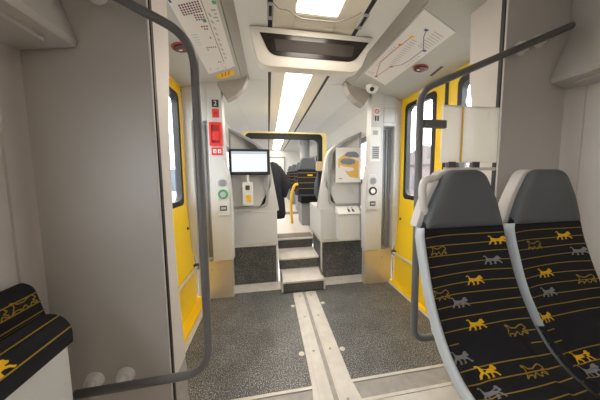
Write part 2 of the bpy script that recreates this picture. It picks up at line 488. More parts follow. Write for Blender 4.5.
# ---------------------------------------------------------------- steps and cabinets
st = empty('staircase', (.345, 2.7, 0), 'three light-nosed steps with dark speckled risers climbing to the saloon', 'steps')
for i, (y0, z0, z1, y1) in enumerate(((2.34, 0.008, .130, 2.685), (2.665, .130, .265, 3.045), (3.03, .265, .401, 3.058))):
    x0, x1 = (.108, .582) if i == 0 else (.10, .578)
    g = MB(); g.box(x0 + .006, x1 - .006, y0 + .012, y1 if i else 2.66, z0, z1 - .02, 'riser'); s_ = g.build('step_riser', st)
    g = MB(); g.box(x0, x1, y0 - .004, y1, z1 - .022, z1, 'alu')
    if i == 0:
        g.box(x0, x0 + .02, y0, y0 + .3, .008, z1, 'alu'); g.box(x1 - .02, x1, y0, y0 + .3, .008, z1, 'alu')
    g.build('step_tread', s_, bevel=.004)

def cabinet(f, label):
    c = empty('cabinet', (f(.83), 2.8, 0), label, 'cabinet')
    x0, x1 = sorted((f(.585), f(1.20)))
    g = MB(); g.box(x0, x1, 2.602, 3.055, .0, .452, 'riser'); g.build('kick_panel', c)
    g = MB(); xs = sorted((f(.585), f(1.08))); g.box(x0, x1, 2.578, 3.04, .455, .478, 'alu')
    xt = sorted((f(.585), f(.604))); g.box(xt[0], xt[1], 2.585, 2.603, .02, .455, 'alu'); g.build('edge_trim', c, bevel=.002)
    g = MB(); g.box(x0, x1, 2.592, 3.3, .480, .832, 'pillar'); g.build('cabinet_body', c, bevel=.008)
    g = MB(); g.box(x0, x1, 2.586, 3.3, .832, .846, 'pillar'); g.build('cabinet_top', c, bevel=.005)
    return c
cabinet(lambda x: x, 'pale grey cabinet beside the steps, with the small waste bin fixed to its front')
cabinet(mx, 'pale grey cabinet beside the steps, below the lit monitor')

# glazed wind screens on the cabinets
def wind_screen(f, label):
    e = empty('wind_screen', (f(.9), 2.66, .846), label, 'glass screen')
    g = MB()
    po = rpoly([(f(1.075), .848), (f(1.075), 1.742), (f(.815), 1.624), (f(.668), 1.505), (f(.637), 1.30), (f(.56), .848)], [0, 0, .1, .1, .25, .02])
    pi = rpoly([(f(1.068), .89), (f(1.068), 1.730), (f(.82), 1.608), (f(.685), 1.49), (f(.685), .89)], [0, 0, .09, .09, .09])
    # match counts
    n = min(len(po), len(pi)); po2, pi2 = po, pi
    def resample(p, n):
        L = [0]
        for i in range(len(p)): L.append(L[-1] + (Vector(p[(i + 1) % len(p)]) - Vector(p[i])).length)
        out = []
        for k in range(n):
            t = L[-1] * k / n; i = max(j for j in range(len(p)) if L[j] <= t + 1e-9)
            q = (t - L[i]) / max(1e-9, L[i + 1] - L[i]); out.append(tuple(Vector(p[i]).lerp(Vector(p[(i + 1) % len(p)]), q)))
        return out
    g.ring(po, pi, XZ, 2.60, 2.70, 'panel2'); g.build('screen_panel', e)
    s = MB(); cpi = (f(.9), 1.25)
    pin = [(x + (cpi[0] - x) * .08, z + (cpi[1] - z) * .05) for x, z in pi]
    pou = [(x - (cpi[0] - x) * .04, z - (cpi[1] - z) * .025) for x, z in pi]
    s.ring(pou, pin, XZ, 2.588, 2.712, 'saloon'); s.build('rubber_frame', e)
    p = MB(); p.prism(pi, XZ, 2.648, 2.654, 'glass2'); p.build('glass_pane', e)
    m = MB()
    for k in range(2): m.box(f(.735) - .03 + k * .035, f(.735) - .006 + k * .035, 2.643, 2.647, .985, 1.02, 'labelgrey')
    m.build('glass_mark', e)
    return e
wind_screen(mx, 'curved-frame glass screen on the cabinet, behind the lit monitor')
wind_screen(lambda x: x, 'curved-frame glass screen on the cabinet, behind the car poster')

# monitor, dispenser, poster, bin
e = empty('monitor', (-.20, 2.55, 1.33), 'black framed monitor with white lit screen, mounted before the glass screen', 'monitor')
g = MB(); g.box(-.405, .018, 2.535, 2.575, 1.25, 1.522, 'black'); g.build('monitor_case', e, bevel=.005)
g = MB(); g.box(-.375, -.012, 2.531, 2.534, 1.283, 1.496, 'tv'); g.box(-.375, -.012, 2.5295, 2.5305, 1.468, 1.496, 'tvbar'); g.build('screen', e)
e = empty('soap_dispenser', (-.24, 2.56, 1.03), 'white hand gel dispenser with yellow label hanging under the monitor', 'dispenser')
g = MB(); g.prism(rrect(-.275, -.168, .925, 1.175, .015), XZ, 2.52, 2.585, 'white'); g.build('dispenser_body', e, bevel=.006)
g = MB(); g.prism(rrect(-.242, -.198, 1.09, 1.14, .01), XZ, 2.515, 2.522, 'darkgrey'); g.build('level_window', e)
g = MB(); g.box(-.238, -.185, 2.516, 2.5195, .965, 1.035, 'sticker'); g.build('label_sheet', e)
g = MB(); g.tube([(-.222, 2.556, 1.173), (-.222, 2.556, 1.251)], .02, 'alu'); g.build('hanger', e)

e = empty('advert_poster', (.92, 2.57, 1.39), 'white framed car advert poster fixed to the glass screen', 'poster')
g = MB(); g.ring(rrect(.765, 1.066, 1.155, 1.552, .006), rrect(.785, 1.046, 1.18, 1.53, .004), XZ, 2.562, 2.586, 'white'); g.build('poster_frame', e)
g = MB(); g.box(.78, 1.05, 2.574, 2.585, 1.16, 1.545, 'adbg')
def flat(P, d, m): g.prism(P, XZ, d, d + .0008, m)
flat([(.79, 1.42), (.85, 1.47), (.93, 1.45), (1.04, 1.40), (1.04, 1.20), (.93, 1.22), (.86, 1.30), (.79, 1.33)], 2.5725, 'adsun')
flat(rpoly([(.81, 1.40), (.83, 1.37), (.93, 1.355), (1.0, 1.38), (.99, 1.415), (.93, 1.43), (.85, 1.43)], .02), 2.5715, 'adcar')
flat(rpoly([(.86, 1.47), (.90, 1.505), (1.0, 1.51), (1.04, 1.48), (1.04, 1.44), (.95, 1.445), (.88, 1.455)], .02), 2.5715, 'adcar')
flat(rpoly([(.80, 1.35), (.83, 1.30), (.92, 1.28), (.99, 1.30), (.97, 1.325), (.88, 1.335)], .02), 2.5715, 'paper')
flat([(.80, 1.195), (.84, 1.195), (.84, 1.205), (.80, 1.205)], 2.5715, 'adcar')
g.build('advert_sheet', e)

e = empty('waste_bin', (.93, 2.53, .5), 'small pale grey waste bin with black pictograms on its sloping lid', 'bin')
g = MB(); g.prism([(2.45, .50), (2.585, .50), (2.585, .80), (2.47, .80)], YZ, .765, 1.024, 'pillar'); g.build('bin_body', e, bevel=.008)
g = MB(); g.prism([(2.445, .805), (2.585, .805), (2.585, .875), (2.56, .875)], YZ, .758, 1.026, 'white'); lid = g.build('bin_lid', e, bevel=.005)
def lidp(x, t, h=.002): return (x, 2.445 + .115 * t, .805 + .07 * t + h)
for xa in (.88, .93):
    g = MB()
    g.add([lidp(xa, .25), lidp(xa + .028, .25), lidp(xa + .024, .62), lidp(xa + .004, .62)], [(0, 1, 2, 3)], 'black')
    g.add([lidp(xa + .008, .68), lidp(xa + .02, .68), lidp(xa + .02, .82), lidp(xa + .008, .82)], [(0, 1, 2, 3)], 'black')
    g.build('pictogram', lid)

# ---------------------------------------------------------------- signs and controls on the door pillars
def text_mesh(txt, size, name):
    cu = bpy.data.curves.new(name, 'FONT'); cu.body = txt; cu.size = size; cu.align_x = 'CENTER'; cu.align_y = 'CENTER'; cu.extrude = .0006
    o = bpy.data.objects.new('tmp', cu); COL.objects.link(o)
    me = bpy.data.meshes.new_from_object(o.evaluated_get(bpy.context.evaluated_depsgraph_get()))
    bpy.data.objects.remove(o); return me
FP = 2.349
e = empty('number_sign', (-.475, FP, 1.87), 'black square sign with a white number 2 over a red sign, on the door pillar', 'sign')
g = MB(); g.box(-.505, -.445, FP - .004, FP, 1.885, 1.952, 'black'); g.build('number_plate', e)
me = text_mesh('2', .062, 'number'); me.materials.append(M['white'])
o = bpy.data.objects.new('number', me); COL.objects.link(o); o.parent = e; o.rotation_euler = (R(90), 0, 0); o.location = (-.475 + .475, -.0055, 1.918 - 1.87)
g = MB(); g.box(-.505, -.445, FP - .004, FP, 1.79, 1.868, 'red'); g.box(-.49, -.46, FP - .0048, FP - .0042, 1.815, 1.84, 'redd'); g.build('red_plate', e)
e = empty('emergency_handle_box', (-.48, FP, 1.63), 'bright red emergency handle box recessed in the door pillar', 'emergency handle')
g = MB(); g.ring(rrect(-.536, -.424, 1.525, 1.745, .012), rrect(-.517, -.443, 1.55, 1.72, .01), XZ, FP - .022, FP + .002, 'red'); g.build('box_frame', e)
g = MB(); g.box(-.52, -.44, FP - .004, FP + .001, 1.545, 1.725, 'redd'); g.build('back_plate', e)
g = MB(); g.prism(rrect(-.512, -.448, 1.575, 1.66, .01), XZ, FP - .018, FP - .004, 'red'); g.build('pull_handle', e, bevel=.003)
e = empty('red_label', (-.475, FP, 1.475), 'small red label with white pictograms below the emergency handle box', 'label')
g = MB(); g.box(-.526, -.426, FP - .003, FP, 1.44, 1.512, 'red'); g.build('sign_plate', e)
g = MB()
for x in (-.512, -.468): g.prism(rrect(x, x + .03, 1.46, 1.495, .004), XZ, FP - .0042, FP - .003, 'white')
g.prism([(-.503, 1.468), (-.49, 1.488), (-.487, 1.468)], XZ, FP - .005, FP - .0042, 'red'); g.prism([(-.459, 1.47), (-.448, 1.487), (-.443, 1.47)], XZ, FP - .005, FP - .0042, 'red')
g.build('pictogram', e)
g = MB(); g.disc((-.415, FP, 1.405), (0, -1, 0), .008, .006, 'labelgrey'); tag(g.build('key_switch', origin=(-.415, FP, 1.405)), 'tiny grey key switch under the red label on the pillar', 'switch')

def control_panel(f, ringm, label, rr):
    xc = f(1.105)
    e = empty('control_panel', (xc, FP, 1.05), label, 'control panel', 'door control panels')
    P = rpoly([(xc - .058, .86), (xc + .058, .86), (xc + .058, 1.20), (xc + .03, 1.245), (xc - .03, 1.245), (xc - .058, 1.20)], .012)
    g = MB(); g.prism(P, XZ, FP - .02, FP, 'pillar'); g.build('mount_plate', e, bevel=.004)
    g = MB(); g.disc((xc, FP - .02, 1.175), (0, -1, 0), .04, .004, 'labelgrey')
    for i in range(-2, 3): g.box(xc - .028, xc + .028, FP - .026, FP - .0245, 1.175 + i * .011 - .002, 1.175 + i * .011 + .002, 'darkgrey')
    g.build('loudspeaker', e)
    g = MB(); g.tube([(xc + rr * math.cos(t * math.pi / 12), FP - .022, 1.068 + rr * math.sin(t * math.pi / 12)) for t in range(24)], .011, ringm, 8, True); g.build('button_ring', e, smooth=True)
    g = MB(); g.disc((xc, FP - .02, 1.068), (0, -1, 0), rr * .75, .008, 'labelgrey' if ringm == 'ledgreen' else 'white'); g.build('push_button', e)
    g = MB(); g.box(xc - .032, xc + .032, FP - .022, FP - .0205, .905, .955, 'darkgrey'); g.box(xc - .022, xc + .022, FP - .0235, FP - .0225, .92, .94, 'labelgrey'); g.build('panel_label', e)
control_panel(mx, 'ledgreen', 'grey control panel with a green ringed button, below the red signs', .036)
control_panel(lambda x: x, 'black', 'grey control panel with a black ringed button, beside the car poster', .036)
e = empty('prohibition_sign', (1.15, FP, 1.87), 'narrow black sign with a red no smoking ring on the door pillar', 'sign')
g = MB(); g.box(1.118, 1.172, FP - .003, FP, 1.805, 1.945, 'paper'); g.build('sign_plate', e)
g = MB()
g.box(1.122, 1.141, FP - .004, FP - .003, 1.81, 1.865, 'darkgrey'); g.box(1.149, 1.168, FP - .004, FP - .003, 1.81, 1.865, 'darkgrey')
g.build('dark_field', e)
g = MB(); g.tube([(1.145 + .02 * math.cos(t * math.pi / 10), FP - .004, 1.91 + .02 * math.sin(t * math.pi / 10)) for t in range(20)], .004, 'red', 6, True)
g.tube([(1.132, FP - .004, 1.924), (1.158, FP - .004, 1.896)], .003, 'red', 6); g.build('red_ring', e)
e = empty('notice_plate', (1.12, FP, 1.56), 'tall pale notice plate with two grey printed blocks on the door pillar', 'notice')
g = MB(); g.prism(rrect(1.078, 1.192, 1.385, 1.745, .01), XZ, FP - .006, FP, 'white'); g.build('plate', e)
g = MB(); g.prism(rrect(1.102, 1.158, 1.665, 1.71, .008), XZ, FP - .0075, FP - .006, 'labelgrey'); g.build('printed_block', e)
g = MB(); g.box(1.095, 1.178, FP - .0075, FP - .006, 1.41, 1.545, 'labelgrey')
for i in range(6): g.box(1.105, 1.168, FP - .0085, FP - .0075, 1.425 + i * .02, 1.432 + i * .02, 'darkgrey')
g.build('printed_block', e)

# ---------------------------------------------------------------- lowered ceiling: maps, sensors, camera
def slope(side):            # local frame on the sloping ceiling: (x, y, off) -> point
    def fn(x, y, d):
        u = abs(x - XC); z = 2.150 - (u - .540) * (.108 / .615) if True else 0
        return (x - side * d * .17, y, z - d)
    return fn
SR, SL = slope(1), slope(-1)
def quadstrip(g, fn, a, c, w, d, m):
    a = Vector(a); c = Vector(c); t = (c - a).normalized(); n = Vector((-t.y, t.x)) * w / 2
    g.prism([tuple(a + n), tuple(c + n), tuple(c - n), tuple(a - n)], fn, d, d + .0006, m)
e = empty('route_map', (.99, 1.68, 2.12), 'large white route map with coloured lines on the sloping ceiling near the camera dome', 'route map')
g = MB(); g.prism([(.862, 1.215), (1.132, 1.295), (1.126, 2.139), (.868, 2.03)], SR, .0015, .004, 'paper')
blue = [(.971, 1.346), (.998, 1.405), (1.078, 1.518), (1.075, 1.669), (1.059, 1.753), (1.004, 1.816)]
for a, c in zip(blue, blue[1:]): quadstrip(g, SR, a, c, .005, .0042, 'blue')
red = [(.934, 1.432), (.918, 1.56), (.905, 1.70), (.90, 1.80), (.974, 2.024)]
for a, c in zip(red, red[1:]): quadstrip(g, SR, a, c, .005, .0042, 'brick')
quadstrip(g, SR, (1.004, 1.816), (.974, 2.024), .005, .0042, 'brick')
for (x, y), m in (((.971, 1.346), 'blue'), ((.934, 1.432), 'sticker'), ((.913, 1.537), 'orange'), ((1.091, 1.526), 'blue'), ((.974, 2.024), 'brick'), ((1.004, 1.816), 'brick')):
    g.prism(rrect(x - .013, x + .013, y - .009, y + .009, .003), SR, .005, .0056, m)
for i in range(14):
    y = 1.46 + i * .025; x = .945 + .002 * i
    quadstrip(g, SR, (x, y), (x + .045, y + .006), .004, .0042, 'ink')
for i in range(10):
    y = 1.58 + i * .03; quadstrip(g, SR, (.885, y), (.912, y + .003), .004, .0042, 'ink')
for i in range(8):
    quadstrip(g, SR, (1.02, 1.34 + i * .022), (1.10, 1.36 + i * .022), .004, .0042, 'ink')
for i in range(6):
    quadstrip(g, SR, (1.09, 1.60 + i * .03), (1.112, 1.605 + i * .03), .005, .0042, 'ink')
for i in range(3): quadstrip(g, SR, (.885 + i * .02, 1.97), (.885 + i * .02, 2.0), .006, .0042, 'ink')
g.build('map_sheet', e)
e = empty('timetable_sheet', (-.37, 1.74, 2.12), 'long white line map with purple dots and a pale inset on the sloping ceiling', 'line map')
g = MB(); g.prism([(-.467, 1.20), (-.248, 1.20), (-.251, 2.07), (-.478, 2.155)], SL, .0015, .004, 'paper')
for r in range(5):
    for c in range(8):
        x = -.428 + c * .0135; y = 1.352 + r * .0175 - c * .003
        g.prism(rrect(x - .0045, x + .0045, y - .006, y + .006, .003), SL, .0042, .005, 'purple')
for r in range(3):
    for c in range(4): x = -.376 + c * .0135; y = 1.43 + r * .019; g.prism(rrect(x - .0045, x + .0045, y - .006, y + .006, .003), SL, .0042, .005, 'purple')
for x, y, n in ((-.366, 1.53, 3), (-.356, 1.555, 2), (-.345, 1.646, 1), (-.394, 1.755, 5), (-.394, 1.785, 1), (-.36, 1.965, 2)):
    for c in range(n): g.prism(rrect(x + c * .014 - .0045, x + c * .014 + .0045, y - .007, y + .007, .003), SL, .0042, .005, 'purple')
quadstrip(g, SL, (-.315, 1.22), (-.322, 1.972), .003, .0042, 'darkgrey')
for x, y in ((-.338, 1.481), (-.258, 1.344)): g.prism(rrect(x - .01, x + .01, y - .014, y + .014, .009), SL, .0042, .005, 'green')
g.prism(rrect(-.462, -.395, 1.575, 1.75, .004), SL, .0042, .005, 'white')
for i in range(5): quadstrip(g, SL, (-.447, 1.60 + i * .028), (-.41, 1.60 + i * .028), .004, .0051, 'labelgrey')
for i in range(9): quadstrip(g, SL, (-.303, 1.42 + i * .06), (-.296, 1.45 + i * .06), .008, .0042, 'ink')
for i in range(4): quadstrip(g, SL, (-.285 + .01 * (i % 2), 1.40 + i * .03), (-.262, 1.40 + i * .03), .012, .0042, 'ink')
quadstrip(g, SL, (-.459, 1.29), (-.459, 1.33), .012, .0042, 'blue')
for x in (-.45, -.39, -.33, -.27): quadstrip(g, SL, (x, 2.07), (x + .008, 2.07), .02, .0042, 'ink')
g.build('map_sheet', e)
e = empty('grip_sticker', (-.355, 2.2, 2.125), 'oval yellow sticker with red marks at the end of the line map', 'sticker')
g = MB(); P = [(-.353 + .085 * math.cos(t * math.pi / 16) + .01 * math.sin(t * math.pi / 16), 2.205 + .055 * math.sin(t * math.pi / 16) - .04 * math.cos(t * math.pi / 16)) for t in range(32)]
g.prism(P, SL, .0015, .004, 'sticker'); g.build('sticker_sheet', e)
g = MB()
for i in range(3): x = -.385 + i * .03; quadstrip(g, SL, (x, 2.235 - i * .014), (x + .014, 2.165 - i * .014), .008, .0042, 'brick')
g.build('red_mark', e)
def oval(g, fn, x, y, rx, ry, d0, d1, m):
    g.prism([(x + rx * math.cos(t * math.pi / 16), y + ry * math.sin(t * math.pi / 16)) for t in range(32)], fn, d0, d1, m)
for x, y, fn, lab in ((1.208, 1.731, SR, 'round maroon ceiling lens between the route map and the yellow door'), (-.548, 1.726, SL, 'round maroon ceiling lens beside the line map and bent grab rail')):
    e = empty('ceiling_lens', (x, y, 2.09), lab, 'ceiling lens', 'maroon ceiling lenses')
    g = MB(); oval(g, fn, x, y, .058, .058, 0, .006, 'brick'); g.build('lens_rim', e)
    g = MB(); oval(g, fn, x, y, .046, .046, .006, .014, 'maroon'); g.build('lens_cover', e)
    g = MB(); oval(g, fn, x - .008, y + .01, .013, .008, .0142, .016, 'paper'); g.build('lens_mark', e)
e = empty('slot_vent', (1.349, 1.721, 2.06), 'short black slot in the sloping ceiling above the yellow door', 'vent')
g = MB(); quadstrip(g, SR, (1.33, 1.64), (1.352, 1.80), .022, .0, 'black'); 
g.build('slot', e)
e = empty('security_camera', (1.04, 2.24, 2.116), 'small white camera dome with a black lens under the route map', 'camera')
g = MB(); p = Vector((1.04, 2.245, 2.118))
g.tube([p + Vector((0, 0, .006)), p + Vector((0, -.012, -.012)), p + Vector((0, -.03, -.03)), p + Vector((0, -.042, -.042))], [.066, .062, .05, .03], 'white', 20); g.build('dome', e, smooth=True)
g = MB(); q = p + Vector((-.02, -.036, -.034)); g.tube([q, q + Vector((-.004, -.014, -.010))], [.022, .02], 'black', 14); g.build('lens', e)

# hanging information display
e = empty('information_display', (.32, 1.7, 2.2), 'cream hanging information display box with a dark unlit screen', 'display')
P = rpoly([(-.10, 2.192), (-.055, 1.985), (.0, 1.957), (.60, 1.957), (.655, 1.985), (.742, 2.192)], [.01, .05, .04, .04, .05, .01])
g = MB()
def dfn(a, b_, d): return (a, 1.60 + (b_ - 1.95) * -.05 + d, b_)
g.prism(P, dfn, 0, .09, 'box'); g.build('display_case', e, bevel=.012, seg=3)
P = rpoly([(-.035, 2.155), (.03, 2.025), (.60, 2.022), (.705, 2.155)], [.005, .05, .05, .005])
g = MB(); g.prism(P, dfn, -.004, .001, 'screenb'); sc = g.build('screen', e)
g = MB(); g.prism([(.055, 2.125), (.07, 2.052), (.585, 2.05), (.60, 2.125)], dfn, -.0055, -.0042, 'matrix'); g.build('dot_matrix', sc)
e = empty('hanging_cable', (.3, 1.4, 2.18), 'thin grey cable dangling across the bright ceiling light', 'cable')
g = MB(); pts = [(.045, 1.37, 2.195), (.08, 1.38, 2.172), (.13, 1.40, 2.18), (.205, 1.43, 2.166), (.30, 1.435, 2.168), (.41, 1.425, 2.163), (.50, 1.40, 2.176), (.56, 1.37, 2.195)]
sm = []
for i in range(len(pts) - 1):
    a = Vector(pts[max(0, i - 1)]); p0 = Vector(pts[i]); p1 = Vector(pts[i + 1]); d = Vector(pts[min(len(pts) - 1, i + 2)])
    for k in range(6):
        t = k / 6; sm.append(.5 * ((2 * p0) + (p1 - a) * t + (2 * a - 5 * p0 + 4 * p1 - d) * t * t + (3 * p0 - a - 3 * p1 + d) * t ** 3))
sm.append(Vector(pts[-1])); g.tube(sm, .0026, 'rail', 8); g.build('wire', e, smooth=True)
for x, lab in ((.032, 'small dark bracket in the ceiling rail at one end of the cable'), (.592, 'small dark bracket in the ceiling rail nearest the route map')):
    e = empty('rail_bracket', (x, 1.44, 2.19), lab, 'bracket', 'ceiling rail brackets')
    g = MB(); g.box(x - .018, x + .018, 1.37, 1.50, 2.180, 2.195, 'labelgrey'); g.build('bracket_plate', e, bevel=.002)
    g = MB(); g.box(x - .008, x + .008, 1.38, 1.46, 2.176, 2.181, 'dark'); g.build('bracket_slot', e)

# ---------------------------------------------------------------- grab rails on the partitions
def standoff(root, x, z, y=.90):
    g = MB(); g.disc((x, .943, z), (0, -1, 0), .032, .022, 'white', 24, .024); g.tube([(x, .925, z), (x, y + .008, z)], [.014, .010], 'white', 14); g.build('standoff', root)
Y0 = .885
rail1 = empty('grab_rail', (-.4, Y0, .5), 'dark grey bent grab rail beside the red emergency handle, ending above the folding seat', 'grab rail', 'bent dark grab rails')
g = MB(); g.tube(fillet([(-.69, Y0, .482), (-.241, Y0, .494), (-.240, Y0, 1.715), (-.50, Y0, 1.835), (-.645, Y0, 1.886)], .10), .0148, 'rail', 16); g.build('rail_tube', rail1, smooth=True)
for x, z in ((-.665, .481), (-.56, .484), (-.55, 1.856), (-.62, 1.877)): standoff(rail1, x, z, Y0)
rail2 = empty('grab_rail', (.62, Y0, .5), 'dark grey bent grab rail rising past the patterned seats and frosted screen', 'grab rail', 'bent dark grab rails')
g = MB(); g.tube(fillet([(1.30, Y0, .49), (.628, Y0, .505), (.622, Y0, 1.59), (1.37, Y0, 1.914)], .06), .0148, 'rail', 16); g.build('rail_tube', rail2, smooth=True)
for x, z in ((1.17, 1.827), (1.268, 1.87), (1.14, .492)): standoff(rail2, x, z, Y0)
g = MB(); g.box(.632, .738, .866, .8835, 1.437, 1.472, 'rail'); g.build('clamp', rail2, bevel=.006)

e = empty('draught_screen', (.92, .89, 1.28), 'frosted cream draught screen panels between the grab rail and the partition', 'draught screen')
g = MB(); g.box(.731, .822, .885, .893, 1.297, 1.530, 'film'); g.build('screen_panel', e)
g = MB(); g.box(.832, 1.012, .885, .893, 1.297, 1.534, 'film'); g.build('screen_panel', e)
g = MB(); g.box(.822, .832, .886, .892, 1.297, 1.532, 'sticker'); g.build('joint_strip', e)
for x in (.765, .885):
    g = MB(); g.box(x, x + .035, .880, .898, 1.275, 1.30, 'darkgrey'); g.build('foot_clip', e)
g = MB(); g.box(.731, 1.012, .884, .894, 1.532, 1.537, 'white'); g.build('edge_strip', e)
g = MB(); g.box(.75, 1.012, .884, .894, 1.262, 1.276, 'shellw'); g.build('edge_strip', e)

# ---------------------------------------------------------------- luggage racks
def rack(f, label, xc, xt):
    e = empty('luggage_rack', (f(1.42), .2, 1.68), label, 'luggage rack', 'luggage racks along the side walls')
    sg = 1 if xc > 0 else -1; xw = f(1.468)
    P = [(xc, 1.700), (xc + sg * .008, 1.680), (xw, 1.655), (xw, 2.14), (xt, 2.14), (xt, 1.92)]
    g = MB(); g.prism(P, lambda a, b_, d: (a, d, b_), -1.6, .940, 'panel'); g.build('rack_body', e, bevel=.003, seg=2)
    P = [(xc + sg * .05, 1.674), (xc + sg * .052, 1.664), (xw - sg * .01, 1.650), (xw - sg * .005, 1.66)]
    g = MB(); g.prism(P, lambda a, b_, d: (a, d, b_), -1.5, .88, 'panel'); g.build('underside_strip', e)
    return e
rack(lambda x: x, 'grey luggage rack with slanted front over the two patterned seats', 1.352, 1.447)
rack(mx, 'grey luggage rack with slanted front over the folding seat', -.618, -.69)

# ---------------------------------------------------------------- patterned seats
LION = [(0,.36),(.03,.42),(.07,.46),(.08,.52),(.14,.56),(.22,.56),(.29,.51),(.33,.44),(.48,.40),(.62,.41),(.72,.43),(.79,.48),(.82,.56),(.88,.62),(.97,.62),(1.0,.56),(.95,.52),(.93,.57),(.88,.55),(.86,.46),(.86,.36),(.84,.28),(.93,.20),(.97,.08),(1.04,.02),(.90,.02),(.85,.15),(.74,.22),(.66,.12),(.66,.02),(.72,-.02),(.56,-.02),(.57,.12),(.62,.22),(.48,.22),(.40,.20),(.40,.06),(.46,0),(.30,0),(.31,.18),(.22,.20),(.10,.14),(.02,.02),(-.06,.06),(0,.12),(.06,.22),(.16,.28),(.14,.32),(.06,.31)]
from mathutils.geometry import tessellate_polygon
TRI = tessellate_polygon([[Vector((x, y, 0)) for x, y in LION]])
def emblem(g, fn, kind, cu, cv, size, off=.0022, clamp=False):
    """fn(a, b, off): a to the right, b upwards, in metres, relative surface coords"""
    if clamp: cu = max(-HW + size * .62, min(HW - size * .62, cu))
    if kind in ('y', 'g'):
        vs = [fn(cu + (.5 - x) * size * 1.2, cv + (y - .3) * size * .92, off) for x, y in LION]
        g.add(vs, [tuple(t) for t in TRI], 'fyellow' if kind == 'y' else 'fgrey')
    else:
        P = [(cu + (.5 - x) * size * 1.2, cv + (y - .3) * size * .92) for x, y in LION[::2]]
        for i in range(len(P)):
            a = Vector(P[i]); c = Vector(P[(i + 1) % len(P)]); t = (c - a)
            if t.length < 1e-6: continue
            t.normalize(); n = Vector((-t.y, t.x)) * .0018
            g.add([fn(*(a + n), off), fn(*(c + n), off), fn(*(c - n), off), fn(*(a - n), off)], [(0, 1, 2, 3)], 'fgold')

PROF = [(.7615, 1.078), (.752, 1.045), (.738, .985), (.719, .925), (.697, .86), (.672, .80), (.645, .75), (.615, .702), (.572, .655), (.52, .622), (.44, .605), (.35, .603), (.25, .612), (.17, .605), (.135, .585), (.12, .545)]
def make_curve(P, n):
    P = [Vector(p) for p in P]; out = []
    for i in range(len(P) - 1):
        a = P[max(0, i - 1)]; p0 = P[i]; p1 = P[i + 1]; d = P[min(len(P) - 1, i + 2)]
        for k in range(12):
            t = k / 12; out.append(.5 * ((2 * p0) + (p1 - a) * t + (2 * a - 5 * p0 + 4 * p1 - d) * t * t + (3 * p0 - a - 3 * p1 + d) * t ** 3))
    out.append(P[-1]); L = [0]
    for i in range(len(out) - 1): L.append(L[-1] + (out[i + 1] - out[i]).length)
    return out, L
CU, CL = make_curve(PROF, 12)
SL_ = CL[-1]
def prof_at(s):
    s = max(0, min(SL_, s)); i = 0
    while i < len(CL) - 2 and CL[i + 1] < s: i += 1
    q = (s - CL[i]) / (CL[i + 1] - CL[i]); p = CU[i].lerp(CU[i + 1], q)
    t = (CU[min(i + 2, len(CU) - 1)] - CU[max(i - 1, 0)]).normalized()
    return p, Vector((t.y, -t.x))
HW = .183
def seat_pt(u, s, off=0.0, hw=HW, x0=0.0):
    hw = hw + .004 * max(0, min(1, (s - .06) / .25))
    if s < .034: hw *= .88 + .12 * s / .034
    p, n = prof_at(s)
    au = min(1.2, abs(u))
    d = .022 * (au ** 3 - 1) + off
    # raised pan insert with a rounded head
    q = ((u / .66) ** 2 + (max(0, .489 - s) / .10) ** 2)
    if s > .374: d += .014 * max(0, min(1, (1 - q) * 4))
    if au > .93: d -= .02 * ((au - .93) / .07) ** 2
    return (x0 + u * hw, p.x + n.x * d, p.y + n.y * d)

